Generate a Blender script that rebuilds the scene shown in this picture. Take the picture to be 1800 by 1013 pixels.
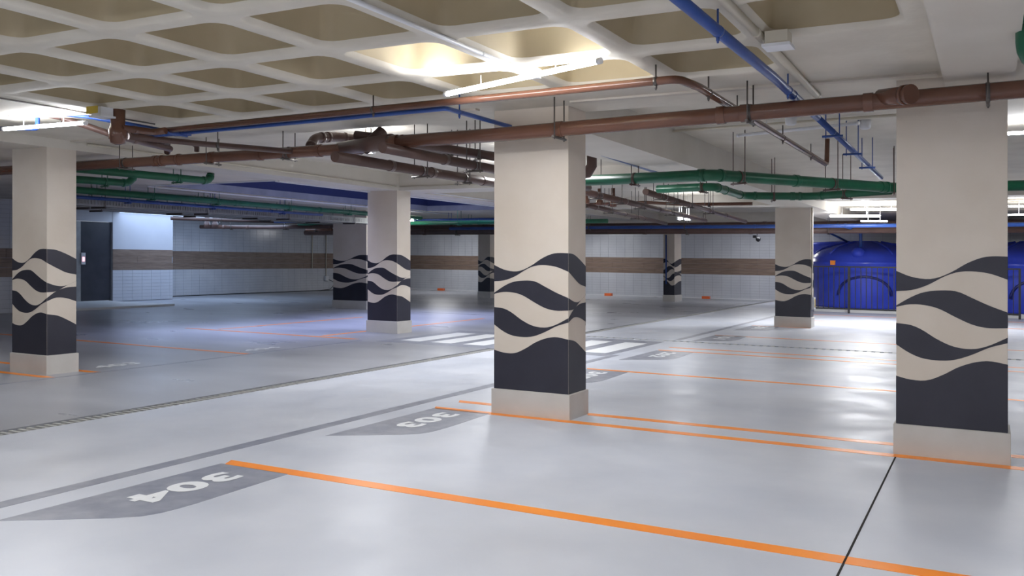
import bpy, bmesh, math, random
from mathutils import Vector, Matrix
random.seed(7)
for o in list(bpy.data.objects): bpy.data.objects.remove(o)
C = bpy.context.scene.collection

# ---------------------------------------------------------------- camera, world, exposure
F, EYE, HY, SL = 1577.0, 1.3, 464.0, 0.0125     # focal length (px), eye height, horizon row, fall of the floor per metre in x
ANG = math.radians(28.04)
cam = bpy.data.cameras.new('camera'); cam.sensor_width = 36; cam.sensor_fit = 'HORIZONTAL'
cam.lens = F/1800*36; cam.shift_y = -(506.5-HY)/1800; cam.clip_start = .05; cam.clip_end = 200
co = bpy.data.objects.new('camera', cam); C.objects.link(co)
co.location = (0, 0, EYE); co.rotation_euler = (math.radians(90), 0, ANG)
bpy.context.scene.camera = co
w = bpy.data.worlds.new('world'); bpy.context.scene.world = w; w.use_nodes = True
w.node_tree.nodes['Background'].inputs[0].default_value = (.75, .85, 1, 1)
w.node_tree.nodes['Background'].inputs[1].default_value = .6
vs = bpy.context.scene.view_settings
vs.view_transform = 'Standard'; vs.look = 'None'; vs.exposure = 0.24; vs.gamma = 1; vs.use_curve_mapping = False
LAMP_W = 30.0        # watts of one tube light
DAY_W = 70.0

# ---------------------------------------------------------------- coordinates
FW = (-math.sin(ANG), math.cos(ANG)); RT = (math.cos(ANG), math.sin(ANG))
def ray(px, py): return (FW[0]*F+RT[0]*(px-900), FW[1]*F+RT[1]*(px-900), HY-py)
def at(px, py, z=0.):                       # a point of the photograph on the level z
    d = ray(px, py); t = (z-EYE)/(d[2]+SL*d[0]); return (t*d[0], t*d[1], z)
def aty(px, py, y):
    d = ray(px, py); t = y/d[1]; return (t*d[0], y, EYE+t*(d[2]+SL*d[0]))
def atx(px, py, x):
    d = ray(px, py); t = x/d[0]; return (x, t*d[1], EYE+t*(d[2]+SL*d[0]))
def W(p): return Vector((p[0], p[1], p[2]-SL*p[0]))   # the garage floor and slabs fall by 1.25 % along x

# ---------------------------------------------------------------- materials
def mat(name, col, rough=.5, metal=0., col2=None, scale=3., bump=0., bscale=40., emit=0., rough2=None, stretch=None, detail=4, ramp=(.35, .65)):
    m = bpy.data.materials.new(name); m.use_nodes = True
    nt = m.node_tree; b = nt.nodes['Principled BSDF']
    b.inputs['Base Color'].default_value = (*col, 1); b.inputs['Roughness'].default_value = rough; b.inputs['Metallic'].default_value = metal
    if emit:
        b.inputs['Emission Color'].default_value = (*col, 1); b.inputs['Emission Strength'].default_value = emit
    if col2 or bump or rough2 is not None:
        tc = nt.nodes.new('ShaderNodeNewGeometry'); mp = nt.nodes.new('ShaderNodeMapping')
        nt.links.new(tc.outputs['Position'], mp.inputs[0])
        if stretch: mp.inputs['Scale'].default_value = stretch
        n = nt.nodes.new('ShaderNodeTexNoise'); n.inputs['Scale'].default_value = scale; n.inputs['Detail'].default_value = detail
        nt.links.new(mp.outputs[0], n.inputs['Vector'])
        r = nt.nodes.new('ShaderNodeValToRGB'); r.color_ramp.elements[0].position = ramp[0]; r.color_ramp.elements[1].position = ramp[1]
        nt.links.new(n.outputs[0], r.inputs[0])
        if col2:
            r.color_ramp.elements[0].color = (*col, 1); r.color_ramp.elements[1].color = (*col2, 1)
            nt.links.new(r.outputs[0], b.inputs['Base Color'])
        if rough2 is not None:
            mr = nt.nodes.new('ShaderNodeMapRange'); mr.inputs[1].default_value = .3; mr.inputs[2].default_value = .7
            mr.inputs[3].default_value = rough; mr.inputs[4].default_value = rough2
            n2 = nt.nodes.new('ShaderNodeTexNoise'); n2.inputs['Scale'].default_value = scale*2.3; n2.inputs['Detail'].default_value = 6
            nt.links.new(mp.outputs[0], n2.inputs['Vector']); nt.links.new(n2.outputs[0], mr.inputs[0]); nt.links.new(mr.outputs[0], b.inputs['Roughness'])
        if bump:
            n3 = nt.nodes.new('ShaderNodeTexNoise'); n3.inputs['Scale'].default_value = bscale; n3.inputs['Detail'].default_value = 5
            nt.links.new(mp.outputs[0], n3.inputs['Vector'])
            bp = nt.nodes.new('ShaderNodeBump'); bp.inputs['Strength'].default_value = bump; bp.inputs['Distance'].default_value = .02
            nt.links.new(n3.outputs[0], bp.inputs['Height']); nt.links.new(bp.outputs[0], b.inputs['Normal'])
    return m
M = {}
M['floor'] = mat('painted_floor', (.50,.53,.605), .30, col2=(.59,.615,.68), scale=.9, rough2=.48, bump=.06, bscale=9, detail=8)
M['floor_raw'] = mat('polished_concrete', (.24,.25,.28), .27, col2=(.50,.515,.56), scale=.5, rough2=.33, detail=2.5, stretch=(.7,1.5,1), ramp=(.18,.82))
M['orange'] = mat('orange_paint', (.95,.27,.012), .28, col2=(1,.31,.02), scale=2, rough2=.42)
M['grey_paint'] = mat('grey_line_paint', (.235,.25,.31), .28, col2=(.31,.325,.38), scale=6, rough2=.42)
M['white_paint'] = mat('white_line_paint', (.86,.88,.90), .35)
M['beige'] = mat('beige_pillar_paint', (.62,.545,.46), .5, col2=(.67,.60,.52), scale=2.2, bump=.05, bscale=30)
M['navy'] = mat('dark_wave_paint', (.021,.021,.034), .42, col2=(.026,.026,.041), scale=4)
M['plinth'] = mat('grey_plinth_paint', (.53,.51,.48), .5, col2=(.57,.55,.52), scale=5)
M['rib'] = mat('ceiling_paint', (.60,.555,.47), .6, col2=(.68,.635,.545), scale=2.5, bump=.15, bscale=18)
M['coffer'] = mat('coffer_tan', (.42,.345,.215), .6, col2=(.485,.405,.265), scale=1.7, bump=.08, bscale=14)  # tan inside the coffers, darker than the ribs
M['slab'] = mat('slab_paint', (.55,.50,.43), .6, col2=(.62,.57,.50), scale=1.3, bump=.1, bscale=10)
M['beam'] = mat('beam_paint', (.61,.57,.50), .55, col2=(.67,.63,.56), scale=1.6, bump=.08, bscale=14)
M['brown'] = mat('brown_pipe_paint', (.14,.063,.040), .2, col2=(.168,.077,.050), scale=3)
M['dbrown'] = mat('dark_brown_pipe_paint', (.09,.05,.042), .33, col2=(.12,.068,.056), scale=3)
M['green'] = mat('green_pipe_paint', (.008,.10,.048), .35, col2=(.012,.13,.065), scale=4)
M['blue'] = mat('blue_pipe_paint', (.018,.058,.25), .3, col2=(.026,.078,.30), scale=4)
M['cream'] = mat('cream_conduit', (.66,.61,.50), .45)
M['white'] = mat('white_plastic', (.74,.75,.78), .35)
M['steel'] = mat('dark_steel_rod', (.13,.115,.105), .4, .7)
M['galv'] = mat('galvanised_steel', (.34,.34,.33), .45, .6, col2=(.42,.42,.41), scale=6)
M['black'] = mat('black_metal_paint', (.018,.018,.022), .4)
M['tile'] = mat('white_glazed_tile', (.56,.58,.63), .17, col2=(.64,.66,.70), scale=1.5)
M['grout'] = mat('tile_grout', (.38,.39,.43), .7)
M['wall'] = mat('white_wall_paint', (.60,.61,.66), .5, col2=(.64,.65,.70), scale=1.5)
M['wood'] = mat('wood_look_tile', (.20,.14,.108), .38, col2=(.28,.205,.162), scale=2.5, stretch=(1,1,9), detail=7)
M['tank'] = mat('blue_polyethylene', (.035,.065,.58), .22, col2=(.045,.085,.68), scale=2)
M['arch_shade'] = mat('moulding_shade', (.012,.018,.16), .3)  # tank blue darkened to carry the shade of the moulded recess
M['lamp'] = mat('lit_tube', (.93,.95,1), .3, emit=30)
M['ramp_glow'] = mat('daylight', (.55,.72,1), .5, emit=2.5)
M['dusk'] = mat('dim_daylight', (.35,.45,.8), .5, emit=.5)
M['door'] = mat('dark_door_paint', (.035,.038,.05), .35, col2=(.05,.052,.066), scale=3)
M['pool'] = mat('navy_tile', (.014,.018,.06), .4)
M['well_grey'] = mat('grey_well_render', (.13,.13,.145), .7, col2=(.17,.17,.19), scale=3)
M['dark'] = mat('drain_void', (.012,.011,.010), .8)
M['grate'] = mat('drain_grate_concrete', (.40,.40,.39), .5)
M['yellow'] = mat('yellow_sticker', (.55,.40,.05), .5)
M['platform'] = mat('pale_lobby_floor', (.74,.74,.74), .4)
M['pink'] = mat('intercom_screen', (1,.45,.5), .3, emit=1.5)
M['redorange'] = mat('reflector_orange', (.8,.16,.04), .4)

# ---------------------------------------------------------------- mesh building
class MB:
    def __init__(s): s.v = []; s.f = []; s.smooth = []; s.mi = []
    def quad(s, pts, mi=0, smooth=False):
        n = len(s.v); s.v += [tuple(p) for p in pts]; s.f.append(tuple(range(n, n+len(pts)))); s.smooth.append(smooth); s.mi.append(mi); return s
    def box(s, x0, x1, y0, y1, z0, z1, mi=0):
        if x0 > x1: x0, x1 = x1, x0
        if y0 > y1: y0, y1 = y1, y0
        n = len(s.v)
        s.v += [(x0,y0,z0),(x1,y0,z0),(x1,y1,z0),(x0,y1,z0),(x0,y0,z1),(x1,y0,z1),(x1,y1,z1),(x0,y1,z1)]
        for q in ((0,3,2,1),(4,5,6,7),(0,1,5,4),(1,2,6,5),(2,3,7,6),(3,0,4,7)):
            s.f.append(tuple(n+i for i in q)); s.smooth.append(False); s.mi.append(mi)
        return s
    def ring_stack(s, rings, cap0=True, cap1=True, smooth=True, mi=0):
        n = len(s.v); k = len(rings[0])
        for r in rings: s.v += [tuple(p) for p in r]
        for i in range(len(rings)-1):
            for j in range(k):
                a = n+i*k+j; b = n+i*k+(j+1) % k
                s.f.append((a, b, b+k, a+k)); s.smooth.append(smooth); s.mi.append(mi)
        if cap0: s.f.append(tuple(n+j for j in reversed(range(k)))); s.smooth.append(False); s.mi.append(mi)
        if cap1: s.f.append(tuple(n+(len(rings)-1)*k+j for j in range(k))); s.smooth.append(False); s.mi.append(mi)
        return s
    def lathe(s, prof, c=(0,0,0), seg=24, cap0=True, cap1=True, axis='z', smooth=True, mi=0):
        rings = []
        for r, h in prof:
            ring = []
            for j in range(seg):
                a = 2*math.pi*j/seg; u, v = r*math.cos(a), r*math.sin(a)
                if axis == 'z': ring.append((c[0]+u, c[1]+v, c[2]+h))
                elif axis == 'x': ring.append((c[0]+h, c[1]+u, c[2]+v))
                else: ring.append((c[0]+v, c[1]+h, c[2]+u))
            rings.append(ring)
        return s.ring_stack(rings, cap0, cap1, smooth, mi)
    def tube(s, pts, r, seg=12, mi=0):
        P = [Vector(p) for p in pts]
        if len(P) < 2: return s
        T = []
        for i in range(len(P)):
            a = (P[i]-P[i-1]).normalized() if i else (P[1]-P[0]).normalized()
            b = (P[i+1]-P[i]).normalized() if i < len(P)-1 else a
            T.append(((a+b).normalized(), a))
        up = Vector((0,0,1)) if abs(T[0][0].z) < .9 else Vector((1,0,0))
        nrm = T[0][0].cross(up).normalized()
        rings = []
        for i, (t, a) in enumerate(T):
            nrm = (nrm-t*nrm.dot(t)).normalized(); bn = t.cross(nrm)
            rings.append([P[i]+nrm*(r*math.cos(2*math.pi*j/seg))+bn*(r*math.sin(2*math.pi*j/seg)) for j in range(seg)])
        return s.ring_stack(rings, mi=mi)
    def build(s, name, m, parent=None, at0=None, kind=None, label=None):
        me = bpy.data.meshes.new(name)
        vv = [W(p) for p in s.v]
        if at0 is not None: org = W(at0)
        elif parent is not None: org = Vector((0,0,0))
        else:
            xs = [v.x for v in vv]; ys = [v.y for v in vv]; zs = [v.z for v in vv]
            org = Vector(((min(xs)+max(xs))/2, (min(ys)+max(ys))/2, min(zs)))
        base = org
        if parent is not None and at0 is None: base = parent_world(parent)
        me.from_pydata([tuple(v-base) for v in vv], [], s.f)
        for mm in (m if isinstance(m, (list, tuple)) else [m]): me.materials.append(M[mm])
        me.polygons.foreach_set('use_smooth', s.smooth); me.polygons.foreach_set('material_index', s.mi)
        me.update()
        o = bpy.data.objects.new(name, me); C.objects.link(o)
        if parent is not None:
            o.parent = parent; o.location = base-parent_world(parent)
        else: o.location = base
        if kind: o['kind'] = kind
        if label: o['label'] = label
        return o
def parent_world(o):
    v = Vector(o.location)
    while o.parent: o = o.parent; v = v+Vector(o.location)
    return v
def fillet(pts, rb, n=5):                     # round the corners of a path
    P = [Vector(p) for p in pts]; out = [P[0]]
    for i in range(1, len(P)-1):
        a = (P[i-1]-P[i]); b = (P[i+1]-P[i])
        r = min(rb, a.length*.45, b.length*.45); p0 = P[i]+a.normalized()*r; p1 = P[i]+b.normalized()*r
        for k in range(n+1):
            t = k/n; out.append(p0*(1-t)**2+P[i]*2*t*(1-t)+p1*t*t)
    out.append(P[-1]); return out
def thing(name, label, cat, loc, group=None, kind=None):
    o = bpy.data.objects.new(name, None); C.objects.link(o); o.location = W(loc); o.empty_display_size = .1
    o['label'] = label; o['category'] = cat
    if group: o['group'] = group
    if kind: o['kind'] = kind
    return o
def tag(o, label, cat, group=None):
    o['label'] = label; o['category'] = cat
    if group: o['group'] = group
    return o
def box(x0, x1, y0, y1, z0, z1): return MB().box(x0, x1, y0, y1, z0, z1)
ORD = ['first','second','third','fourth','fifth','sixth','seventh','eighth','ninth','tenth','eleventh','twelfth']

# ================================================================ THE SETTING
Z0, ZR, ZS, ZB = 0., 2.54, 2.72, 2.44         # floor, rib underside, slab underside, beam underside
DX0, DX1, DY0, DY1 = -6.385, -6.205, 13.92, 14.06
fl = MB()
fl.box(-23.5, DX0, -4, 31, -.2, 0, 1)
fl.box(DX1, 4.5, -4, DY0, -.2, 0, 0); fl.box(DX1, 4.5, DY1, 31, -.2, 0, 0)
fl.box(DX0, DX1, -4, 31, -.2, -.06, 2); fl.box(DX1, 4.5, DY0, DY1, -.2, -.06, 2)
floor = fl.build('floor', ['floor', 'floor_raw', 'dark'], kind='structure')

def paint(name, pts, m, label=None, h=.0015):
    b = MB(); n = len(pts)
    # make sure the face looks up
    ar = sum(pts[i][0]*pts[(i+1) % n][1]-pts[(i+1) % n][0]*pts[i][1] for i in range(n))
    if ar < 0: pts = pts[::-1]
    b.quad([(p[0], p[1], h) for p in pts])
    for i in range(n):
        p, q = pts[i], pts[(i+1) % n]; b.quad([(p[0],p[1],0),(q[0],q[1],0),(q[0],q[1],h),(p[0],p[1],h)])
    return b.build(name, m, floor, label=label)
def rect(x0, x1, y0, y1): return [(x0,y0),(x1,y0),(x1,y1),(x0,y1)]
paint('aisle_line', rect(-4.555, -4.445, -2, 11.45), 'grey_paint', 'grey line along the edge of the aisle')
paint('aisle_line', rect(-4.555, -4.445, 14.2, 26), 'grey_paint', 'grey line along the edge of the aisle')
paint('aisle_line', rect(-8.66, -8.60, 3.5, 11.2), 'grey_paint', 'thin grey line beside the left-hand stalls')
# stall separators on the right, with chamfered starts
def sep(xs, xe, y0, y1, label): paint('stall_line', [(xs,y0+.0),(xe,y0),(xe,y1),(xs-.05,y1)], 'orange', label)
sep(-4.20, 2.4, 4.085, 4.19, 'nearest orange stall line')
sep(-4.22, 2.4, 6.50, 6.60, 'orange stall line along the foot of the centre pillar')
sep(-4.22, -3.72, 6.90, 7.00, 'short orange line left of the centre pillar'); sep(-2.96, -.60, 6.90, 7.00, 'orange line between the two big pillars'); sep(.13, 2.4, 6.9, 7.0, None)
for y, x1 in ((9.79,1.3),(12.40,1.5),(12.88,1.5),(15.45,1.5),(18.2,-3.1),(20.6,1.5),(23.0,1.5)):
    sep(-4.20, x1, y, y+.085, None)
for y, x1, x0 in ((5.97,-8.75,-14),(6.5,-8.72,-13.2),(8.78,-8.70,-15),(11.3,-8.9,-12.6)):
    paint('stall_line', [(x0,y),(x1,y),(x1+.1,y+.09),(x0,y+.09)], 'orange')
paint('stall_line', rect(-9.68, -9.60, 11.5, 16.8), 'orange', 'orange line running along the left pillar row')
paint('stall_line', rect(-12.0, -11.92, 11.5, 15.6), 'orange')
STEN = [(-4.25,2.66),(-4.02,2.821),(-3.804,2.975),(-3.713,3.067),(-3.68,3.15),(-3.668,3.25),(-3.663,3.384),(-3.671,3.591),(-3.69,4.09),(-4.235,4.09)]
def stencil(dy): paint('stall_number_panel', [(x, y+dy) for x, y in STEN], 'grey_paint')
def digits(txt, cx, cy, rot, sz, wd):
    cu = bpy.data.curves.new('t', 'FONT'); cu.body = txt; cu.size = 1; cu.offset = .045; cu.space_character = 1.12
    cu.align_x = 'CENTER'; cu.align_y = 'CENTER'; cu.resolution_u = 4
    o = bpy.data.objects.new('t', cu); C.objects.link(o)
    me = bpy.data.meshes.new_from_object(o.evaluated_get(bpy.context.evaluated_depsgraph_get()))
    bpy.data.objects.remove(o)
    xs = [v.co.x for v in me.vertices]; ys = [v.co.y for v in me.vertices]
    kx = wd/(max(xs)-min(xs)); ky = sz/(max(ys)-min(ys)); mx = (max(xs)+min(xs))/2; my = (max(ys)+min(ys))/2
    c, s = math.cos(rot), math.sin(rot)
    pw = parent_world(floor)
    for v in me.vertices:
        u, t = (v.co.x-mx)*kx, (v.co.y-my)*ky
        v.co = W((cx+u*c-t*s, cy+u*s+t*c, .003))-pw
    me.materials.clear(); me.materials.append(M['white_paint'])
    o = bpy.data.objects.new('stall_number', me); C.objects.link(o); o.parent = floor
    o['label'] = 'white painted number '+txt
for n, (txt, y) in enumerate((('304',3.575),('303',6.02),('302',9.27),('202',11.85),('101',15.07),('301',17.75))):
    stencil(y-3.575 if n else 0)
    digits(txt, -3.965, y, math.radians(-90), .205, .70)
digits('403', -9.02, 7.09, math.radians(90), .22, .58); digits('404', -8.96, 9.40, math.radians(90), .20, .66)
# zebra crossing
paint('crossing_panel', rect(-8.37, -4.57, 11.25, 13.75), 'grey_paint', 'grey panel under the crossing stripes')
for x in (-8.15, -7.58, -7.0, -6.17, -5.64, -5.06):
    paint('crossing_stripe', rect(x, x+.36, 11.58, 13.3), 'white_paint', None, .003)
paint('control_joint', rect(-.562, -.552, -2, 6.5), 'dark', 'dark saw-cut joint')
paint('control_joint', rect(-14.5, -8.9, 17.8, 17.815), 'dark')
# drain bars: near ones apart, far ones joined
for i in range(100): y = 3.3+i*.07; box(DX0+.03, DX1-.03, y, y+.030, -.03, -.004).build('drain_bar', 'grate', floor)
fb = MB()
for i in range(290): y = 10.3+i*.07; fb.box(DX0+.035, DX1-.035, y, y+.04, -.03, -.004)
for i in range(90): x = DX1+.02+i*.115; fb.box(x, x+.06, DY0+.005, DY1-.005, -.02, -.002)
fb.build('far_drain_bars', 'grate', floor, kind='stuff')

# ---- ceiling: waffle field with its coffers, flat bands, slabs
ce = MB()
GX, GY = .808, .865
XL, XR, YF = -6.95, -.33, 6.005
nx = 8; gx0 = XR-nx*GX
ce.box(-9.5, gx0, -4, 6.95, ZR, ZR+.3); ce.box(gx0, 4.5, YF, 6.95, ZR, ZR+.3)
ce.box(XR-GX, XR, YF-GY, YF, ZR, ZR+.3); ce.box(XR, 4.5, -4, YF, ZR, ZR+.3)
ce.box(gx0, XR, -4, YF-9*GY, ZR, ZR+.3)
ce.box(-9.5, 4.5, 6.95, 18.6, ZS, ZS+.3); ce.box(-9.5, -3.05, 18.6, 31, ZS, ZS+.3); ce.box(1.8, 4.5, 18.6, 31, ZS, ZS+.3)
RX0, RX1, RY0, RY1, ZL = -12.25, -9.5, 10.3, 18.55, 2.45      # light well, soffit level of the left bay
ce.box(-23.5, RX0, -4, 31, ZL, ZL+.3); ce.box(RX0, RX1, -4, RY0, ZL, ZL+.3); ce.box(RX0, RX1, RY1, 31, ZL, ZL+.3)
ceiling = ce.build('ceiling', 'rib', kind='structure')
def coffer_mesh(hx, hy, depth):
    def rr(a, b, r, z, n=4):
        out = []
        for cx, cy, a0 in ((a-r,b-r,0),(-a+r,b-r,90),(-a+r,-b+r,180),(a-r,-b+r,270)):
            for k in range(n+1):
                t = math.radians(a0+90*k/n); out.append((cx+r*math.cos(t), cy+r*math.sin(t), z))
        return out
    def sq(ring):
        out = []
        for x, y, z in ring:
            k = max(abs(x)/hx, abs(y)/hy); out.append((x/k, y/k, 0))
        return out
    a, b = hx-.046, hy-.048
    r0 = rr(a, b, .10, 0); outer = sq(r0)
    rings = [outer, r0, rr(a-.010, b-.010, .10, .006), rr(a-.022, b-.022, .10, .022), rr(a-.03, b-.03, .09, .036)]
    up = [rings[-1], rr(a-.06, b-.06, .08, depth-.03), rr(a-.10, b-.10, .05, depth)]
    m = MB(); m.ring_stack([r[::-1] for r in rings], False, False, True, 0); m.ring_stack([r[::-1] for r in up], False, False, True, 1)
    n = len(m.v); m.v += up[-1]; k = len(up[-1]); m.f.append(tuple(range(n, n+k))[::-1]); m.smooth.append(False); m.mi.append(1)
    # closing corners of the square plate
    q = {}
    for p in outer: q[(p[0] > 0, p[1] > 0)] = 1
    for sx in (1, -1):
        for sy in (1, -1):
            c = [p for p in outer if p[0]*sx > 0 and p[1]*sy > 0]
            ex = [p for p in c if abs(abs(p[0])-hx) < 1e-6 and abs(p[1]) < hy-1e-6]; ey = [p for p in c if abs(abs(p[1])-hy) < 1e-6]
            if ex and ey:
                p1 = max(ex, key=lambda p: abs(p[1])); p2 = max(ey, key=lambda p: abs(p[0])); m.quad([p1, (sx*hx, sy*hy, 0), p2])
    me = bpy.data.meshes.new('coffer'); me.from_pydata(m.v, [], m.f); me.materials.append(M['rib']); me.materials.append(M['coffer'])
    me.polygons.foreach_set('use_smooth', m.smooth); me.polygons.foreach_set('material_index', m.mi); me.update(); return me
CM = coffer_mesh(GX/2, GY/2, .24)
pw = parent_world(ceiling)
def coffer(cx, cy, z=ZR):
    o = bpy.data.objects.new('coffer', CM); C.objects.link(o); o.parent = ceiling
    o.location = W((cx, cy, z))-pw; o.rotation_euler = (0, SL, 0)
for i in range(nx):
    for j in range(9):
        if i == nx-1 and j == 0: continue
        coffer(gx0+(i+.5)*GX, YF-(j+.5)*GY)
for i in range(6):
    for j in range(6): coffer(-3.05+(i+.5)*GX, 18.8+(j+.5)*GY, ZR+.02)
box(-3.05, 1.8, 23.99, 31, ZR+.02, ZR+.3).build('slab_panel', 'slab', ceiling); box(-3.05, 1.8, 18.4, 18.8, ZR+.02, ZR+.3).build('slab_panel', 'slab', ceiling)
# narrow joint lip on the flat band
box(-8.89, -3.75, 6.40, 6.47, ZR-.015, ZR).build('joint_lip', 'slab', ceiling); box(-2.9, -.30, 6.40, 6.47, ZR-.015, ZR).build('joint_lip', 'slab', ceiling)

def beam(x0, x1, y0, y1, z0, z1, m='beam', label=None):
    o = box(x0, x1, y0, y1, z0, z1).build('ceiling_beam', m, kind='structure'); return o
beam(-9.5, -8.9, -3.9, 31, ZB, ZR if False else ZS)
beam(-.26, .14, -3.9, 6.6, 2.465, ZR)
beam(-3.66, -3.0, 6.95, 31, 2.37, ZS)
beam(-8.9, -3.66, 12.6, 13.35, ZB, ZS)
beam(-8.9, -3.66, 19.2, 19.7, 2.48, ZS)
beam(-8.9, -3.66, 26.2, 26.8, 2.35, ZS)
beam(-3.0, 3.5, 17.9, 18.4, 2.50, ZS)
# light well in the ceiling, left
wl = MB()
for x0, x1, y0, y1 in ((RX0,RX0+.02,RY0,RY1),(RX1-.02,RX1,RY0,RY1),(RX0,RX1,RY0,RY0+.02),(RX0,RX1,RY1-.02,RY1)):
    wl.box(x0, x1, y0, y1, ZL, ZL+.125, 0); wl.box(x0, x1, y0, y1, ZL+.125, ZL+1.3, 1)
wl.build('light_well', ['well_grey', 'pool'], ceiling)
r = MB()
r.box(RX1-.05, RX1+.04, RY0, RY1, ZL-.03, ZL); r.box(RX0-.05, RX1, RY0-.05, RY0, ZL-.02, ZL)
r.build('light_well_rim', 'white', ceiling)
box(RX0, RX1, RY0, RY1, ZL+1.3, ZL+1.33).build('skylight', 'dusk', ceiling)
box(-21.0, -18.6, 16.6, 21.2, ZL-.01, ZL).build('ramp_glow_panel', 'ramp_glow', ceiling)  # glowing panel put in for a daylit beam edge by the ramp
def ceil_at(x, y):
    if x < -9.5: return ZL
    if x < -8.9: return ZB
    if y < 6.95: return 2.465 if -.26 < x < .14 else ZR
    if -3.66 < x < -3.0: return 2.37
    if x < -3.66:
        for a, b, z in ((12.6,13.35,ZB),(19.2,19.7,2.48),(26.2,26.8,2.35)):
            if a < y < b: return z
        return ZS
    if 17.9 < y < 18.4: return 2.5
    return 2.555 if y >= 18.4 and x < 1.8 else ZS

def area(name, loc, sx, sy, power, col, rot=(0,0,0), parent=None):
    l = bpy.data.lights.new(name, 'AREA'); l.shape = 'RECTANGLE'; l.size = sx; l.size_y = sy; l.energy = power; l.color = col
    o = bpy.data.objects.new(name, l); C.objects.link(o)
    if parent: o.parent = parent; o.location = W(loc)-parent_world(parent)
    else: o.location = W(loc)
    o.rotation_euler = rot; return o
area('well_daylight', ((RX0+RX1)/2, (RY0+RY1)/2, ZL+1.27), 2.6, 8.0, DAY_W*2.2, (.56,.62,1)).data.spread = math.radians(95)
area('ramp_daylight', (-19.8, 18.9, ZL-.02), 2.3, 4.4, DAY_W*.07, (.62,.76,1))

# ---- walls
def plain_wall(name, x0, x1, y0, y1, z0, z1, m='wall'): return box(x0, x1, y0, y1, z0, z1).build(name, m, kind='structure')
ZT = ZS
def tiled(name, axis, c, a0, a1, face, zmax=ZT, tw=.32, th=.095, band=(.83, 1.385), top_plain=False):
    """a wall on the plane axis=c from a0 to a1; face = +1/-1 is the side the tiles are on"""
    t = .15; b = MB()
    def bx(m, u0, u1, z0, z1, d0, d1):
        lo, hi = sorted((c+face*d0, c+face*d1))
        if axis == 'y': m.box(u0, u1, lo, hi, z0, z1)
        else: m.box(lo, hi, u0, u1, z0, z1)
    bx(b, a0, a1, 0, zmax, -t, 0)
    wl = b.build(name, 'grout', kind='structure')
    tl = MB()
    def field(z0, z1):
        n = round((z1-z0)/th); h = (z1-z0)/n
        for i in range(n):
            u = a0
            while u < a1-.01:
                e = min(u+tw, a1); d = .008+random.random()*.003
                bx(tl, u+.003, e-.003, z0+i*h+.003, z0+(i+1)*h-.003, 0, d); u = e
    field(0.02, band[0])
    if not top_plain: field(band[1], zmax-.02)
    else: bx(tl, a0, a1, band[1], zmax, 0, .012)
    tl.build('wall_tiles', 'tile' if not top_plain else 'wall', wl, kind='stuff')
    h = (band[1]-band[0])/3
    for i in range(3):
        u = a0-(.4 if i % 2 else 0)
        while u < a1-.01:
            s, e = max(u, a0), min(u+1.2, a1)
            if e-s > .03:
                p = MB(); bx(p, s+.002, e-.002, band[0]+i*h+.002, band[0]+(i+1)*h-.002, 0, .010+random.random()*.003); p.build('wood_plank', 'wood', wl)
            u += 1.2
    return wl
tiled('wall_back', 'y', 30.5, -22.5, 4.4, -1)
tiled('wall_left', 'x', -22.45, 18.5, 30.4, 1, band=(.845, 1.42))
tiled('wall_left', 'x', -18.5, -3.8, 13.2, 1, band=(.79, 1.40))
lw = tiled('wall_left', 'x', -21.05, 16.42, 18.45, 1, top_plain=True, band=(.868, 1.437))
plain_wall('wall_left', -21.2, -21.05, 13.35, 14.2, 0, ZT); box(-21.2, -21.05, 14.2, 16.42, 2.17, ZT).build('door_lintel', 'wall', lw)
plain_wall('wall_left', -22.3, -21.2, 18.3, 18.45, 0, ZT); plain_wall('wall_left', -21.05, -18.65, 13.2, 13.35, 0, ZT)
plain_wall('wall_right', 4.4, 4.55, -3.8, 30.4, 0, ZT); plain_wall('wall_front', -18.3, 4.4, -3.95, -3.8, 0, ZT)
tr = MB(); tr.box(-22.3, 4.3, 30.34, 30.45, 0, .035); tr.build('trim_1', 'white', kind='structure')
tr = MB(); tr.box(-22.44, -22.40, 18.6, 30.3, 0, .02); tr.build('trim_2', 'dark', kind='structure')
# lobby floor slab
pf = MB(); pf.box(-21.05, -18.35, 13.36, 16.15, 0, .05); pf.build('trim_3', 'platform', kind='structure')
# door
dr = thing('door_1', 'dark navy lift door between the left wall and the tiled corner', 'door', (-21.1, 15.3, .05), kind='structure')
box(-21.16, -21.10, 14.22, 16.40, .05, 2.16).build('door_panel', 'door', dr)
jb = MB(); jb.box(-21.10, -21.03, 15.28, 15.44, .05, 2.15); jb.box(-21.10, -21.02, 15.30, 15.34, .05, 2.15); jb.build('door_jamb', 'galv', dr)
ip = box(-21.03, -21.0, 15.44, 15.56, 1.02, 1.33).build('intercom', 'white', dr); box(-21.0, -20.995, 15.465, 15.535, 1.10, 1.22).build('screen', 'pink', dr)


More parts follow.
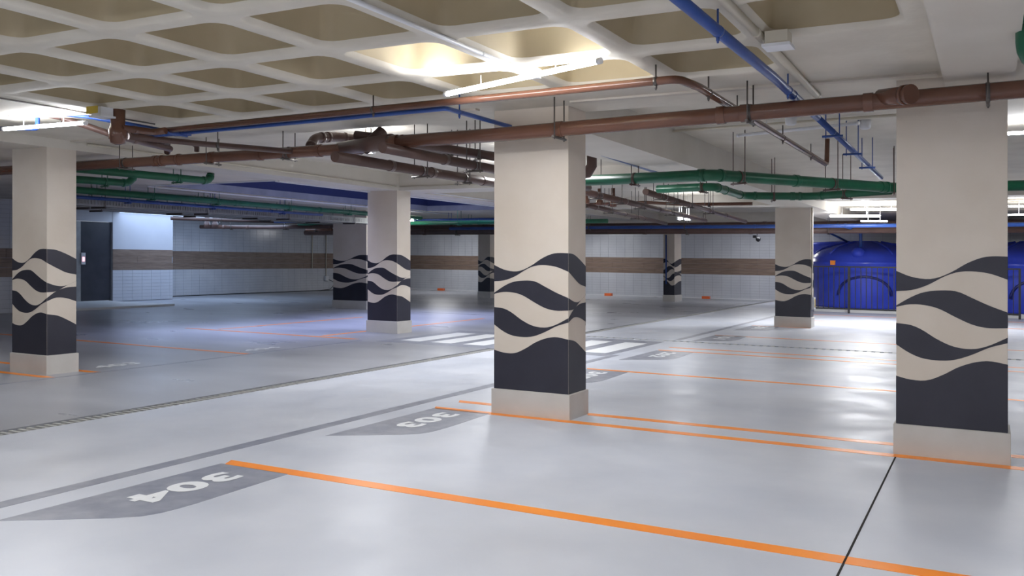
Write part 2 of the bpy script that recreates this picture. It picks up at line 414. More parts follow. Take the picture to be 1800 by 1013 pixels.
# ================================================================ PILLARS
R1 = {'1':[(1125,415),(1200,445),(1280,458),(1340,452),(1420,420),(1500,375),(1580,345),(1640,338),(1715,340)],
 '2':[(1125,522),(1210,515),(1290,490),(1380,445),(1450,422),(1530,418),(1620,430),(1715,462)],
 '3':[(1125,597),(1200,555),(1270,528),(1370,518),(1450,525),(1530,560),(1620,600),(1715,635)],
 '4':[(1125,605),(1190,592),(1270,595),(1350,615),(1440,660),(1530,700),(1610,717),(1715,718)],
 '5':[(1125,690),(1200,700),(1260,725),(1340,775),(1430,815),(1530,828),(1610,812),(1715,768)],
 '6':[(1125,803),(1190,845),(1260,875),(1350,888),(1430,885),(1520,860),(1620,820),(1715,797)],
 '7':[(1125,968),(1200,988),(1290,992),(1380,960),(1450,925),(1540,898),(1620,892),(1715,910)]}
L1 = {'1':[(245,300),(290,305),(340,325),(393,353)],'2':[(245,355),(300,385),(340,405),(393,417)],
 '3':[(245,470),(290,485),(330,487),(393,465)],'4':[(245,530),(290,525),(340,497),(393,470)],
 '5':[(245,583),(290,548),(340,528),(393,522)],'6':[(245,592),(290,573),(340,575),(393,592)],'7':[(245,637),(300,645),(350,668),(393,692)]}
def fz(p): q = aty(p[0]/3+1200, p[1]/3+338, 6.62); return ((q[0]+.56)/.665, q[2])
def rz(p): q = atx(p[0]/3, p[1]/3+338, -8.9); return ((q[1]-6.12)/.35, q[2])
FR = {k: [fz(p) for p in v] for k, v in R1.items()}
RI = {k: [rz(p) for p in v] for k, v in L1.items()}
for k in FR:
    for T in (FR, RI):
        a, b = T[k][0][0], T[k][-1][0]; T[k] = [((u-a)/(b-a), z) for u, z in T[k]]
    e = FR[k][-1][1]; s0 = RI[k][0][1]; RI[k] = [(u, z+(e-s0)) for u, z in RI[k]]      # the curves meet at the shared edge
def curve(tab, u):                            # smooth interpolation (Catmull-Rom)
    n = len(tab)
    for i in range(n-1):
        if u <= tab[i+1][0] or i == n-2:
            x0, x1 = tab[i][0], tab[i+1][0]; t = (u-x0)/(x1-x0)
            y0, y1 = tab[i][1], tab[i+1][1]
            m0 = (y1-tab[i-1][1])/(x1-tab[i-1][0])*(x1-x0) if i else (y1-y0)
            m1 = (tab[i+2][1]-y0)/(tab[i+2][0]-x0)*(x1-x0) if i < n-2 else (y1-y0)
            return (2*t**3-3*t*t+1)*y0+(t**3-2*t*t+t)*m0+(-2*t**3+3*t*t)*y1+(t**3-t*t)*m1
def pillar(x0, x1, y0, y1, top, label, dz=0., mirror=False):
    r = thing('pillar', label, 'pillar', ((x0+x1)/2, (y0+y1)/2, 0), 'painted garage pillars')
    c = .002
    def ring(e, z): return [(x0-e+c,y0-e,z),(x1+e-c,y0-e,z),(x1+e,y0-e+c,z),(x1+e,y1+e-c,z),(x1+e-c,y1+e,z),(x0-e+c,y1+e,z),(x0-e,y1+e-c,z),(x0-e,y0-e+c,z)]
    MB().ring_stack([ring(0, .2), ring(0, top)], smooth=False).build('shaft', 'beige', r)
    MB().ring_stack([ring(.018, 0), ring(.018, .203), ring(.012, .207)], smooth=False).build('plinth', 'plinth', r)
    e = .0015; N = 22
    faces = {'f': lambda u, z: (x0+(x1-x0)*u, y0-e, z), 'r': lambda u, z: (x1+e, y0+(y1-y0)*u, z),
             'b': lambda u, z: (x1-(x1-x0)*u, y1+e, z), 'l': lambda u, z: (x0-e, y1-(y1-y0)*u, z)}
    def val(k, face, u):
        if mirror: u2 = u
        if face in 'fb': return curve(FR[k], u)
        if face == 'r' or face == 'l':
            a = curve(RI[k], u)
            # ease to the start value of the next face so that the band closes round the pillar
            t = max(0, (u-.75)/.25) if face == 'l' else 0
            return a*(1-t)+FR[k][0][1]*t
    for top_k, bot_k in (('1','2'),('3','4'),('5','6'),('7',None)):
        m = MB()
        for f, fn in faces.items():
            for i in range(N):
                u0, u1 = i/N, (i+1)/N
                a, b = val(top_k, f, u0)+dz, val(top_k, f, u1)+dz
                lo0, lo1 = ((val(bot_k, f, u0)+dz, val(bot_k, f, u1)+dz) if bot_k else (.207, .207))
                if a < lo0 or b < lo1: a = max(a, lo0+.001); b = max(b, lo1+.001)
                if mirror and f in 'fr':      # pattern run the other way
                    m.quad([fn(1-u1, lo1), fn(1-u0, lo0), fn(1-u0, a), fn(1-u1, b)])
                else: m.quad([fn(u0, lo0), fn(u1, lo1), fn(u1, b), fn(u0, a)])
        m.build('painted_wave' if bot_k else 'painted_base', 'navy', r)
    return r
pillar(-3.685, -3.0, 6.6, 6.95, ZR, 'beige wave-painted pillar at the centre, with orange lines at its grey foot')
pillar(-.562, .102, 6.62, 6.97, ZR, 'largest beige wave-painted pillar at the right, under the wide beam')
pillar(-9.497, -8.9, 6.13, 6.48, ZB, 'pale wave-painted pillar at the far left, beside stall number 403')
pillar(-9.52, -8.9, 12.55, 12.95, ZB, 'wave-painted pillar left of the centre one, before the zebra crossing')
pillar(-14.66, -13.62, 17.9, 18.3, ZL, 'dim brownish wave-painted pillar half hidden behind the one by the crossing')
pillar(-3.79, -3.11, 18.32, 18.64, 2.37, 'wave-painted pillar left of the blue water tank, socket on its side')
pillar(-9.08, -8.72, 27.2, 27.9, ZB, 'small far wave-painted pillar with a blue pipe down its front', mirror=True)
pillar(-14.9, -14.45, 25.6, 26.2, ZL, 'far narrow pillar showing as a sliver left of the centre pillar')

# ================================================================ PIPES
def pipe(label, pts, r, m, bend=0., hang=(), collars=(), cat='pipe', name='pipe', ceil=None, seg=14, bar=.11, hm='steel', two=True, elbows=True):
    P = [Vector(p) for p in pts]
    t = thing(name, label, cat, tuple(P[0]), 'pipes under the ceiling')
    MB().tube(fillet(P, bend) if bend else P, r, seg).build('pipe_run', m, t)
    def along(s):
        L = [(P[i+1]-P[i]).length for i in range(len(P)-1)]; s = s*sum(L)
        for i, l in enumerate(L):
            if s <= l or i == len(L)-1: return P[i]+(P[i+1]-P[i])*(s/l), (P[i+1]-P[i]).normalized()
            s -= l
    for s in collars:
        c, d = along(s); MB().tube([c-d*r*.55, c-d*r*.5, c+d*r*.5, c+d*r*.55], r*1.12, seg).build('collar', m, t)
    if bend and elbows and r > .03:
        for i in range(1, len(P)-1):
            a = (P[i-1]-P[i]).normalized(); b = (P[i+1]-P[i]).normalized()
            for d in (a, b):
                c = P[i]+d*bend*1.1; MB().tube([c-d*r*.35, c+d*r*.35], r*1.13, seg).build('elbow_socket', m, t)
    for s in hang:
        c, d = along(s); zc = ceil if ceil else ceil_at(c.x, c.y)
        n = Vector((d.y, -d.x, 0)).normalized(); w = r+.03
        h = MB(); q = [c-n*(w+.03)-Vector((0,0,r+.012)), c+n*(w+.03)-Vector((0,0,r+.012))]
        if two: h.tube(q, .011, 6)
        else: h.tube([c-Vector((0,0,r+.02)), c-Vector((0,0,r-.004))], .009, 6)
        hb = h.build('hanger', hm, t)
        for sg in ((-1, 1) if two else (0,)):
            b0 = c+n*(w*sg)+(Vector((0,0,0)) if two else Vector((0,0,0))); MB().tube([(b0.x,b0.y,c.z-r-.03),(b0.x,b0.y,zc)], .0055, 6).build('rod', hm, hb)
        ck = MB(); ck.tube([c-d*.012, c+d*.012], r*1.07, seg); ck.build('clamp', hm, hb)
    return t
V = Vector
# the big brown drain across the front
big = pipe('large glossy brown drain pipe running from the right edge across the centre pillar',
     [(4.3,6.24,2.446),(-3.5,6.3,2.293),(-4.55,6.3,2.285)], .056, 'brown', hang=(.818,.652,.487,.25), collars=(.565,.656,.675,.818,.993))
# capped branch at its right end
d = V((-.55,-.75,.25)).normalized(); b0 = V(aty(1548,172,6.29)); b1 = V(aty(1598,166,6.12))
br = MB().tube([b0, b1], .056, 16).build('branch', 'brown', big)
dd = (b1-b0).normalized(); MB().tube([b1-dd*.05, b1-dd*.02], .064, 16).build('branch_collar', 'brown', br); MB().tube([b1-dd*.01, b1+dd*.02], .062, 18).build('end_cap', 'brown', br)
pipe('brown drain pipe continuing to the left pillar, behind its shaft',
     [(-4.4,6.30,2.29),(-4.75,6.62,2.33),(-5.3,6.85,2.335),(-7.9,6.9,2.335),(-14,6.95,2.33)], .056, 'brown', bend=.12, hang=(.20,.31,.45), collars=(.11,.16,.24,.31,.40))
pipe('thick brown elbowed pipe rising beside the junction left of centre',
     [aty(545,262,7.0),aty(552,243,7.1),aty(590,240,7.4),atx(870,275,-5.02)], .05, 'dbrown', bend=.1, hang=(.35,.75))
pipe('middle dark brown pipe going back behind the centre pillar', [(-4.40,6.0,2.20),(-4.45,10.4,2.20)], .045, 'dbrown', hang=(.34,.6), collars=(.22,.45))
pipe('lowest dark brown pipe of the three going back behind the centre pillar', [(-5.14,6.3,2.19),(-5.1,11.5,2.18)], .05, 'dbrown', hang=(.26,.42,.7), collars=(.16,.3,.5))
pipe('upper dark brown pipe of the three going back behind the centre pillar', [aty(625,238,6.9),aty(668,243,6.95),(-4.05,8.2,2.27),(-4.05,9.4,2.27)], .045, 'dbrown', hang=(.4,.9))
# short wye body of the junction
wy = MB(); wy.tube([aty(597,262,6.9), aty(688,248,6.5)], .066, 18); wy.tube([aty(640,262,6.75), aty(672,232,6.95)], .06, 16)
tag(wy.build('pipe_junction', 'dbrown'), 'bulky brown wye junction left of the centre pillar', 'pipe fitting')
# thin brown pipe near the slab that turns back at the right
pipe('slim brown pipe high under the coffers, turning back near the blue pipe',
     [(-7.02,5.72,2.425),(-1.72,5.44,2.435),(-1.67,5.72,2.43),(-1.655,10.8,2.42),(-1.655,10.85,ZS)], .027, 'brown', bend=.07, hang=(.26,.47,.53,.60,.75,.88), two=False, seg=12, ceil=ZR)
pipe('slim blue pipe running just below the slim brown one', [(-6.9,5.74,2.40),(-6.62,5.76,2.40),(-3.53,5.60,2.40),(-3.53,7.6,2.40),(-3.56,10.7,2.36)], .018, 'blue', bend=.03, hang=(.42,.55,.66), two=False, hm='blue', seg=10, ceil=ZR)
pipe('blue bracket-shaped pipe above the left tube light', [aty(0,226,5.2),aty(66,226,5.2),aty(66,196,5.2),aty(155,205,5.3),aty(330,238,5.78)], .02, 'blue', bend=.03, seg=10, ceil=ZR, elbows=False)
pipe('long blue pipe crossing the ceiling diagonally at the right', [(-1.21,1.2,2.43),(-1.17,5.6,2.43),(-1.19,7.3,2.43)], .029, 'blue', hang=(.52,.80), two=False, hm='blue', collars=(.83,))
pipe('far end of the diagonal blue pipe on crossbar hangers', [(-1.19,7.3,2.43),(-1.25,12.6,2.41)], .026, 'blue', hang=(.16,.42,.68), hm='blue')
# conduits and boxes
def box_on(label, px, py, z, m='cream', m2='white', s=.12):
    p = V(at(px, py, z)); t = thing('junction_box', label, 'junction box', (p.x, p.y, ZR), 'ceiling junction boxes')
    box(p.x-s*.5, p.x+s*.5, p.y-s*.5, p.y+s*.5, ZR-.07, ZR).build('box_body', m, t); box(p.x-s*.62, p.x+s*.62, p.y-s*.62, p.y+s*.62, ZR-.085, ZR-.07).build('cover', m2, t)
    return t
pipe('cream conduit from the top edge to the square junction box at the right', [(-1.10,1.5,2.52),(-1.10,5.0,2.52)], .024, 'cream', hang=(), cat='conduit', name='conduit', seg=10, collars=(.95,))
pipe('cream conduit behind the square junction box at the right', [(-1.10,5.12,2.52),(-1.12,6.9,2.52)], .024, 'cream', cat='conduit', name='conduit', seg=10, collars=(.05,.97))
box_on('cream square junction box with a pale cover at upper right', 1368, 80, 2.47)
pipe('pale conduit along a rib to the bright tube light', [(-2.68,2.6,2.525),(-2.68,5.17,2.525)], .014, 'white', cat='conduit', name='conduit', seg=8, collars=(.28,.8))
bt = thing('junction_box', 'white junction box over the bright tube light', 'junction box', (-2.64, 5.22, ZR), 'ceiling junction boxes')
box(-2.69,-2.59,5.17,5.27,ZR-.06,ZR).build('box_body', 'white', bt)
box_on('white junction box with a yellow sticker at upper left', 180, 202, 2.48, 'white')
yb = at(178, 200, 2.47); tag(box(yb[0]-.07, yb[0]+.07, yb[1]-.09, yb[1]-.085, ZR-.08, ZR-.02).build('sticker', 'yellow'), 'yellow warning sticker on the upper left junction box', 'sticker')
pipe('thin dark line along the left edge of the coffers', [(-6.97,1,2.535),(-6.97,5.9,2.535)], .008, 'steel', cat='conduit', name='conduit', seg=6)  # thin dark tube along the edge of the coffer field
pipe('cream conduit crossing the slab behind the right drain pipe', [at(1160,232,2.69),at(1580,202,2.69)], .014, 'cream', cat='conduit', name='conduit', seg=8, collars=(.3,.62,.9))
pipe('white conduit along the beam face in the middle distance', [(-8.885,6.6,2.52),(-8.885,12.5,2.50)], .012, 'cream', cat='conduit', name='conduit', seg=8, collars=(.2,.5,.8))
pipe('white conduit along the cross beam right of the crossing pillar', [(-8.86,12.585,2.50),(-3.75,12.585,2.50)], .012, 'cream', cat='conduit', name='conduit', seg=8, collars=(.2,.5,.8))
pipe('pale conduit leading from the crossing pillar backwards', [(-8.885,12.97,2.47),(-8.885,19,2.47)], .012, 'white', cat='conduit', name='conduit', seg=8)
pipe('white conduit along the ceiling of the left bay', [(-12.33,10.3,2.43),(-12.33,20,2.43)], .018, 'white', cat='conduit', name='conduit', seg=8)
# brown pipes and the wrapped drain, upper left
pipe('dark brown pipe with an elbow at the upper left corner', [aty(12,176,5.0)[:2]+(ZR,),aty(14,190,5.0),aty(105,205,5.3),aty(200,238,5.6),aty(300,262,6.4)], .03, 'dbrown', bend=.06, hang=(.28,), two=False, collars=(.6,.7))
fp = V(at(207,230,2.36)); fn = thing('floor_drain_body', 'shiny brown wrapped drain body hanging at upper left', 'drain', (fp.x, fp.y, ZR-.3), None)
MB().lathe([(.02,-.12),(.06,-.105),(.072,-.05),(.078,0),(.07,.03),(.06,.05),(.062,ZR-fp.z-.0)], fp, 18).build('body', 'brown', fn)
for k in range(5):
    a = k*1.25; c = V((fp.x+.06*math.cos(a), fp.y+.06*math.sin(a), fp.z-.02+.012*(k % 3)))
    MB().tube([c+V((0,0,.05)), c+V((.012*math.sin(a),-.012*math.cos(a),0)), c-V((0,0,.05))], .016, 8).build('fold', 'brown', fn)
pipe('brown branch from the wrapped drain to the slim brown pipe', [(fp.x+.05,fp.y,fp.z+.02),(-6.62,5.60,2.40),(-6.5,5.62,2.41)], .03, 'brown', bend=.05, collars=(.3,))
pipe('dark brown pipe slanting from the wrapped drain to the big drain', [aty(225,240,5.5),aty(345,252,6.2),aty(520,267,6.85)], .028, 'dbrown', hang=(.55,), two=False)
pipe('brown elbow dropping into the left drain pipe, nearer the left pillar', [aty(225,238,5.5),aty(285,246,6.3),aty(294,252,6.8),aty(294,268,6.88)], .034, 'dbrown', bend=.06)
pipe('brown elbow dropping into the left drain pipe, farther along', [aty(285,246,6.3),aty(335,250,6.8),aty(346,256,6.88),aty(346,266,6.9)], .028, 'dbrown', bend=.05)
bv = MB(); bv.tube([aty(306,236,6.2), aty(336,235,6.3)], .022, 10); tag(bv.build('valve', 'blue'), 'small blue capped stub beside the slim pipes, upper left', 'valve')
# green pipes at the right
pipe('upper green pipe crossing behind the centre pillar towards the right one', [(-4.25,9.66,2.22),(-2.62,9.5,2.22),(-1.05,11.9,2.22),(1.6,12.2,2.22)], .062, 'green', bend=.1, hang=(.10,.28,.48,.63), hm='dbrown', collars=(.21,.4,.6))
pipe('lower green pipe with a dip in front of the far pillar', [(-3.8,11.15,2.22),(-3.02,11.0,2.22),(-3.0,12.4,2.20),(-2.15,12.8,2.20),(-1.1,12.2,2.21)], .052, 'green', bend=.15, hang=(.15,.60,.85), hm='dbrown', collars=(.3,.66))
gb = V(aty(1818, 60, 5.2)); pipe('thick green riser pipe cut by the right edge of the picture', [(gb.x,5.2,ZR),(gb.x,5.2,2.33),(4.2,5.6,2.20)], .085, 'green', bend=.18, hang=(.5,))
# green, blue and trays at the left
pipe('green pipe with an upturned end left of the crossing pillar', [(-9.75,6.9,2.33),(-9.55,9.0,2.33),(-9.62,9.1,ZL)], .05, 'green', bend=.08, hang=(.7,), hm='green')
pipe('shorter green pipe with an upturned end near the left pillar', [(-10.6,7.2,2.27),(-10.35,8.35,2.27),(-10.35,8.45,ZL)], .05, 'green', bend=.08, hang=(.6,), hm='green')
pipe('long green pipe over the cable trays in the left bay', [(-12.4,9.0,2.28),(-12.4,18.5,2.28)], .05, 'green', hang=(.15,.3,.5,.7,.9), hm='green', collars=(.35,.6))
pipe('second long green pipe above the trays in the left bay', [(-12.9,8.6,2.33),(-12.75,12.2,2.33)], .045, 'green', hang=(.3,.9), hm='green')
pipe('blue pipe between the green pipes and the cable trays', [(-12.75,9.0,2.20),(-12.75,15.2,2.20)], .028, 'blue', hang=(.2,.5,.8), hm='blue', collars=(.3,.55,.75))
def tray(label, x, y0, y1, z, wd=.30):
    t = thing('cable_tray', label, 'cable tray', (x, y0, z), 'cable trays in the left bay')
    for e in (-1, 1):
        m = MB(); c = x+e*wd/2
        for a, b in ((0,.03),(.10,.135)): m.box(c-.003, c+.003, y0, y1, z+a, z+b)
        for i in range(int((y1-y0)/.06)): m.box(c-.003, c+.003, y0+i*.06, y0+i*.06+.03, z+.03, z+.10)
        m.build('side_rail', 'galv', t)
    s = MB(); n = int((y1-y0)/.09)
    for i in range(n): s.box(x-wd/2, x+wd/2, y0+i*.09, y0+i*.09+.05, z, z+.004)
    s.build('perforated_bottom', 'galv', t, kind='stuff')
    for k in range(4):
        y = y0+(k+.5)*(y1-y0)/4
        h = MB(); h.box(x-wd/2-.03, x+wd/2+.03, y, y+.03, z-.03, z); hh = h.build('hanger', 'steel', t)
        for sx in (-1, 1): MB().tube([(x+sx*(wd/2+.02),y+.015,z-.02),(x+sx*(wd/2+.02),y+.015,ZL)], .006, 6).build('rod', 'steel', hh)
tray('nearer grey perforated cable tray in the left bay', -13.35, 9.0, 18.0, 2.10)
tray('farther grey perforated cable tray in the left bay', -14.2, 9.4, 17.6, 2.12, .36)
tray('third grey cable tray over the lift lobby side', -15.6, 10.6, 20.0, 2.16, .3)
# far-left brown cluster
cluster = pipe('dark brown pipe cluster arm under the far left ceiling', [at(352,399,2.17),at(470,400,2.17),at(583,398,2.17)], .06, 'dbrown', hang=(.2,.6), collars=(.15,.3,.6))
pipe('upper dark brown pipe under the far left ceiling', [at(300,384,2.3),at(420,388,2.3),at(583,392,2.3)], .05, 'dbrown', hang=(.3,.7))
pipe('short reddish brown pipe in front of the far left wall', [at(538,404,2.12),at(584,404,2.12)], .045, 'brown', hang=(.4,))
for px in (364, 378):
    st = V(at(px,397,2.17)); MB().lathe([(.09,0),(.09,.12),(.07,.14),(.07,ZL-st.z+.05)], (st.x, st.y, st.z-.05), 14).build('upright_stub', 'dbrown', cluster)
# far field between the centre pillar and the tank
pipe('grey-brown pipe in the far centre, rightmost of the receding ones', [(-4.0,11.25,2.2),(-4.9,20.5,2.2)], .042, 'dbrown', hang=(.08,.18,.3,.5), collars=(.12,.3,.5,.7))
pipe('grey-brown pipe in the far centre, middle of the receding ones', [(-4.75,10.8,2.2),(-5.63,19.8,2.2)], .045, 'dbrown', hang=(.08,.2,.35,.6), collars=(.1,.25,.5,.7))
pipe('grey-brown pipe in the far centre, leftmost of the receding ones', [(-5.64,12.0,2.2),(-7.0,21.2,2.2)], .042, 'dbrown', hang=(.05,.15,.35,.6), collars=(.1,.25,.5,.7))
pipe('bright blue water main crossing in front of the far wall', [(-13.5,21.6,2.13),(3.6,21.6,2.13)], .045, 'blue', hang=(.1,.25,.4,.55,.7,.85), collars=(.2,.35,.5,.62,.8))
pipe('dark pipe hanging below the bright blue water main', [(-20,23.0,2.08),(3.6,23.0,2.08)], .085, 'dbrown', hang=(.1,.25,.4,.55,.7,.85), collars=(.2,.35,.5,.62,.8))
pipe('dull brown pipe above the bright blue water main', [(-20,24.6,2.28),(3.6,24.6,2.28)], .09, 'dbrown', hang=(.1,.25,.4,.55,.7,.85), collars=(.2,.35,.5,.62,.8))
pipe('brown pipe passing behind the far right pillar', [(-7.6,16.4,2.38),(-5.7,16.0,2.38),(-5.0,16.2,2.34),(-3.75,16.2,2.33)], .03, 'brown', hang=(.3,.5,.8), bend=.05)
pipe('green pipe in the far centre, left part', [(-13,18.6,2.16),(-7.5,18.6,2.16)], .05, 'green', hang=(.3,.7), hm='green', collars=(.4,.8))
pipe('green pipe crossing the far left bay', [(-18,20.4,2.25),(-9.6,20.4,2.25)], .05, 'green', hang=(.3,.7), hm='green', collars=(.4,.8))
pipe('navy blue pipe crossing the far left bay', [(-18,19.4,2.27),(-9.6,19.4,2.27)], .035, 'blue', hang=(.3,.7), hm='blue', collars=(.4,.8))
for k in range(3):
    p = V(at(1030+k*24, 352+3*k, 2.25)); tag(MB().lathe([(.045,-.06),(.06,-.05),(.06,.02),(.035,.04),(.03,ZS-p.z)], p, 12).build('trap_body', 'brown'), ['leftmost','middle','rightmost'][k]+' brown drain trap among the pipes right of the centre pillar', 'pipe fitting', 'brown drain traps')
pe = V(aty(1040,290,9.0)); tag(MB().tube([(pe.x,9.0,ZS),(pe.x,9.0,2.32),(pe.x-.05,9.0,2.24),(pe.x-.3,9.05,2.22)], .06, 14).build('pipe_bend', 'dbrown'), 'dark brown pipe bend just right of the centre pillar', 'pipe fitting')

# ================================================================ TUBE LIGHTS
def tube_light(label, p0, p1, lit=True, power=1., r=.017, top=None):
    P0, P1 = V(p0), V(p1); d = (P1-P0).normalized(); top = top or ceil_at((P0.x+P1.x)/2, P0.y)
    t = thing('tube_light', label, 'tube light', tuple(P0), 'tube lights')
    MB().tube([P0, P1], r, 10).build('tube', 'lamp' if lit else 'white', t)
    for c, s in ((P0, -1), (P1, 1)): MB().tube([c, c+d*s*.03], r*1.15, 10).build('end_cap', 'white', t)
    sm = MB()
    for f in (.25, .75):
        c = P0+(P1-P0)*f; sm.tube([(c.x,c.y,c.z+r*.8),(c.x,c.y,top)], .003, 6)
    sm.build('stem', 'white', t)
    if lit:
        L = (P1-P0).length; c = (P0+P1)/2; a = math.atan2(d.y, d.x)
        area('lamp_down', (c.x, c.y, c.z-r-.004), L, .04, LAMP_W*power, (.94,.96,1), (0,0,a), t)
        area('lamp_up', (c.x, c.y, c.z+r+.004), L, .04, LAMP_W*power*.35, (.94,.96,1), (math.pi,0,-a), t)
tube_light('glaring tube light under the coffers above the centre pillar', aty(787,165,5.35), aty(1050,108,5.0), power=1.0)
tube_light('glaring tube light above the left pillar', aty(8,227,5.1), aty(148,216,5.1), power=.6)
# unseen ones behind and above the camera, as in any garage; pillar-masked ones further down are added fill
for k, (x, y, pw_) in enumerate(((-.6,1.1,1.0),(-3.6,1.1,1.0),(-6.3,1.6,.8),(2.0,3.4,1.0),(1.6,-1.4,1.0),(-2.6,-1.6,1.0))):
    tube_light('lit tube light behind or above the camera, '+ORD[k]+' of its kind', (x-.6,y,2.40), (x+.6,y,2.40), power=pw_)
tube_light('small lit lamp end seen under the brown junction', aty(641,267,7.9), aty(655,267,7.9), power=1.0, r=.02)
tube_light('lit tube light touching the crossing pillar edge', at(690,389,2.2), at(728,388,2.2), power=.25)
tube_light('upper lit tube light over the blue tank', at(1497,368,2.42), at(1590,368,2.42), power=1.6, r=.022)
tube_light('middle lit tube light over the blue tank', at(1459,380,2.28), at(1545,380,2.28), power=1.8, r=.022)
tube_light('lower lit tube light over the blue tank', at(1515,389,2.2), at(1558,389,2.2), power=1.2)
tube_light('lit tube light at the right edge beside the big pillar', at(1772,363,2.4), at(1850,363,2.4), power=.8)
tube_light('slim lit tube light below the one at the right edge', at(1772,378,2.3), at(1850,376,2.3), power=.5)
tube_light('pair of lit lamp ends in the far centre, left one', at(1192,384,2.17), at(1200,384,2.17), power=.4, r=.03)
tube_light('pair of lit lamp ends in the far centre, right one', at(1205,385,2.17), at(1213,385,2.17), power=.4, r=.03)
tube_light('unlit tube light on the slab behind the right drain pipe', at(1300,238,2.6), at(1505,217,2.6), lit=False)
tube_light('added fill tube light masked by the right pillar', (-.35,10.2,2.6), (.55,10.2,2.6), power=.7)  # unseen lamp added to brighten the slab beyond the right pillar
tube_light('added fill tube light masked by the centre pillar', (-6.2,11.4,2.5), (-5.6,11.4,2.5), power=1.7)  # added to brighten the floor by the crossing, hidden from view
tube_light('added fill tube light high behind the centre pillar', (-5.35,9.9,2.62), (-4.65,9.9,2.62), power=1.2)  # unseen lamp added to brighten the beam faces
tube_light('lit tube light over the left bay', (-12.0,5.0,2.38), (-10.9,5.0,2.38), power=.6)
tube_light('lit tube light near the far wall, centre', (-13.0,28.6,2.40), (-11.8,28.6,2.40), power=1)
tube_light('lit tube light near the far wall, left', (-18.6,28.4,2.40), (-17.4,28.4,2.40), power=1)
tube_light('lit tube light near the far wall, right of centre', (-6.8,28.4,2.5), (-5.6,28.4,2.5), power=1)
tube_light('added fill tube light over the far aisle', (-7.6,14.1,2.6), (-6.6,14.1,2.6), power=1)  # added fill for the aisle, kept out of sight behind the centre pillar
# smoke detectors
for px, py, z, lb in ((1390,215,2.66,'left'),(1521,222,2.66,'right')):
    p = V(at(px, py, z)); tag(MB().lathe([(.035,-.03),(.05,-.02),(.055,0),(.055,ZS-p.z)], p, 16).build('smoke_detector', 'white'), 'white detector on the slab, '+lb+' one behind the right drain pipe', 'detector', 'ceiling detectors')

# ================================================================ TANKS, FENCE
def tank(label, cx, cy, rr, h=1.88, saddle=True, seg=64):
    t = thing('water_tank', label, 'water tank', (cx, cy, .1), 'blue water tanks')
    k = h/1.88
    prof = [(rr*.93,.1),(rr*.95,.14),(rr*.96,.45),(rr*.965,.47),(rr*.985,.8),(rr*1.0,1.22*k),(rr*1.025,1.25*k),(rr*1.025,1.31*k),(rr*1.0,1.33*k),(rr*.99,1.42*k),(rr*.93,1.54*k),(rr*.80,1.65*k),(rr*.55,1.77*k),(rr*.3,1.84*k),(rr*.24,1.86*k),(rr*.22,1.88*k),(rr*.0+.02,1.885*k)]
    MB().lathe(prof, (cx, cy, 0), seg).build('body', 'tank', t)
    for a in (200, 235, 305, 340):
        a = math.radians(a); m = MB(); pts = [(cx+math.cos(a)*r*rr, cy+math.sin(a)*r*rr, z*k+.012) for r, z in ((.95,1.50),(.80,1.65),(.55,1.77),(.3,1.84))]
        m.tube(pts, .03, 8).build('dome_rib', 'tank', t)
    am = MB(); pts = []
    for i in range(15):
        a = math.pi*(i/14); u = math.radians(275)+.48*math.cos(a); pts.append((cx+math.cos(u)*rr*.985, cy+math.sin(u)*rr*.985, .45+.48*math.sin(a)))
    am.tube(pts, .035, 8).build('moulded_arch', 'arch_shade', t)
    if saddle:
        u = math.radians(268); p = (cx+math.cos(u)*rr*.86, cy+math.sin(u)*rr*.86, 1.45*k)
        MB().lathe([(.19,0),(.17,.14),(.11,.22),(.02,.24)], p, 16).build('inlet_saddle', 'tank', t)
    return t
t1 = tank('big domed blue water tank behind the railing', -2.98, 26.1, 1.42)
tank('blue water tank at the right edge beside the big pillar', .95, 26.1, 1.35, saddle=False)
t3 = thing('water_tank', 'dark blue tank with a flat rim, half hidden behind the domed one', 'water tank', (-3.75, 28.95, .1), 'blue water tanks')
MB().lathe([(1.25,.1),(1.3,1.75),(1.36,1.78),(1.36,1.86),(1.3,1.88),(.4,1.95),(.02,1.95)], (-3.75, 28.95, 0), 48).build('body', 'tank', t3)
oc = MB().quad([aty(*q, 24.62) for q in ((1460,458),(1468,458),(1468,466),(1460,466))][::-1]); 
p = V(aty(1464,462,24.75)); st_ = box(p.x-.06, p.x+.06, 24.70, 24.95, p.z-.06, p.z+.06).build('orange_sticker', 'orange', t1); st_['label'] = 'orange square label'
for x0, x1, y0, y1, lb in ((-4.4,-1.55,24.6,27.5,'the big domed blue tank'),(-.45,2.35,24.6,27.5,'the blue tank at the right edge'),(-5.0,-2.45,27.6,30.25,'the dark tank at the back')):
    tag(box(x0, x1, y0, y1, 0, .095).build('tank_plinth', 'platform'), 'low pale concrete plinth under '+lb, 'plinth')
pipe('blue feed pipe dropping onto the domed tank', [(-2.95,21.6,2.13),(-2.97,24.9,2.13),(-2.97,24.9,1.62)], .04, 'blue', bend=.06)
pipe('blue pipe looping down left of the domed tank', [(-4.35,21.7,2.13),(-4.36,24.2,2.08),(-4.36,24.2,1.66),(-4.2,24.7,1.60)], .03, 'blue', bend=.06, elbows=False)
pipe('blue diagonal pipe reaching over the domed tank', [(-4.2,24.6,2.10),(-3.75,24.6,2.09),(-3.4,25.6,1.86)], .028, 'blue', elbows=False, bend=.04)
fe = thing('railing', 'black metal railing in front of the blue tanks', 'railing', (-2, 24.2, 0))
FX0, FX1, FY = -4.05, .62, 24.2
box(FX0, FX1, FY-.02, FY+.02, 1.165, 1.20).build('top_rail', 'black', fe); box(FX0, FX1, FY-.015, FY+.015, .09, .125).build('bottom_rail', 'black', fe)
for x in (FX0, -3.17, -1.6, -.1, FX1): box(x-.025, x+.025, FY-.025, FY+.025, 0, 1.20 if x != FX1 else 1.2).build('post', 'black', fe)
n = 36
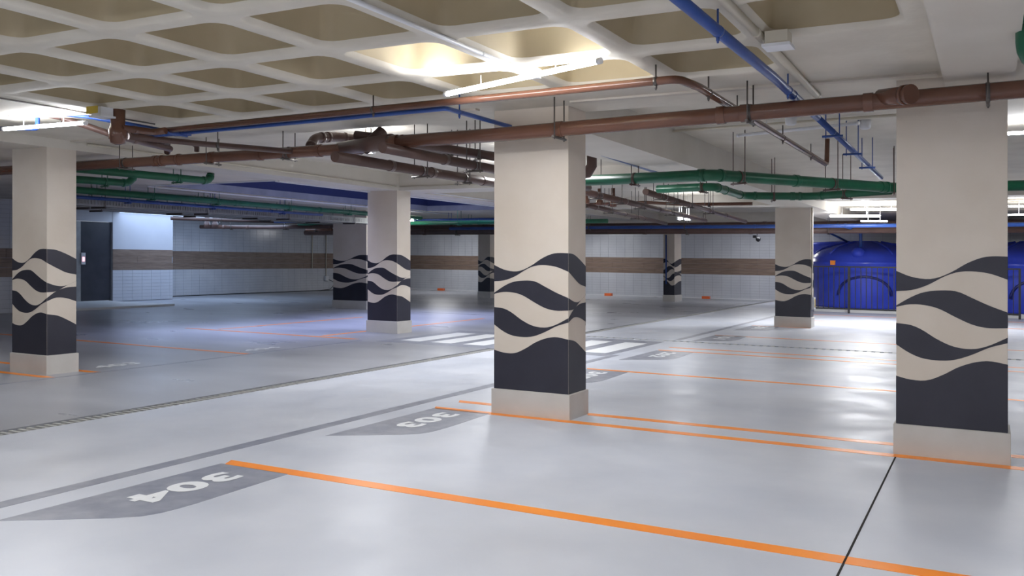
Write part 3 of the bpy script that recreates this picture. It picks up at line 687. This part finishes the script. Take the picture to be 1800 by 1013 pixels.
for i in range(1, n):
    x = FX0+(FX1-FX0)*i/n; box(x-.009, x+.009, FY-.009, FY+.009, .12, 1.17).build('baluster', 'black', fe)

# ================================================================ SMALL THINGS
c = V(aty(1331,414,28.5)); cm = thing('security_camera', 'small black camera hanging before the far wall', 'camera', tuple(c))
MB().tube([(c.x,c.y,c.z),(c.x,c.y,ZS)], .012, 8).build('stem', 'black', cm); box(c.x-.11, c.x-.0, c.y-.12, c.y+.05, c.z-.08, c.z).build('body', 'black', cm); MB().lathe([(.02,-.2),(.07,-.16),(.08,-.08),(.03,-.05)], (c.x+.03, c.y, c.z), 14).build('dome', 'black', cm)
so = thing('socket_box', 'pale socket box low on the side of the pillar by the tank', 'socket', (-3.07,18.45,.40)); box(-3.11,-3.05,18.40,18.52,.36,.60).build('cover', 'white', so); box(-3.05,-3.045,18.43,18.49,.40,.56).build('label_plate', 'yellow', so)
pipe('white conduit up the side of the pillar by the tank', [(-3.095,18.40,.6),(-3.095,18.40,2.37)], .014, 'cream', cat='conduit', name='conduit', seg=8)
pipe('thin blue pipe down the front of the small far pillar', [(-8.98,27.16,2.1),(-8.98,27.16,.55)], .022, 'blue', seg=8)
for yy, lb in ((26.15,'left'),(26.95,'right')):
    pipe(lb+' cream conduit on the tiled wall left of the dim pillar', [(-22.41,yy,2.2),(-22.41,yy,.85 if lb == 'left' else .5)], .018, 'cream', cat='conduit', name='conduit', seg=8)
sb = thing('outlet_box', 'small outlet box with a drooping cable on the left tiled wall', 'socket', (-22.4,26.95,.45)); box(-22.43,-22.35,26.86,27.04,.38,.56).build('cover', 'white', sb)
MB().tube(fillet([(-22.36,27.02,.42),(-22.30,27.35,.3),(-22.3,27.1,.05),(-22.3,26.4,.015)], .15), .012, 6).build('cable', 'black', sb)
k = 0
for px, py in ((680,510),(763,511.5),(1077,519.5),(1237,526),(1437,534)):
    p = at(px, py, 0)
    if px > 1430: continue
    tag(box(p[0]-.13, p[0]+.13, 30.05, 30.2, 0, .09).build('wheel_stop', 'redorange'), 'small orange block at the foot of the back wall, '+ORD[k]+' from the left', 'wheel stop', 'orange blocks by the back wall'); k += 1
tag(box(-5.35, -4.75, 29.3, 29.4, 0, .07).build('wheel_stop', 'redorange'), 'orange bar on the floor just left of the pillar by the tank', 'wheel stop', 'orange blocks by the back wall')
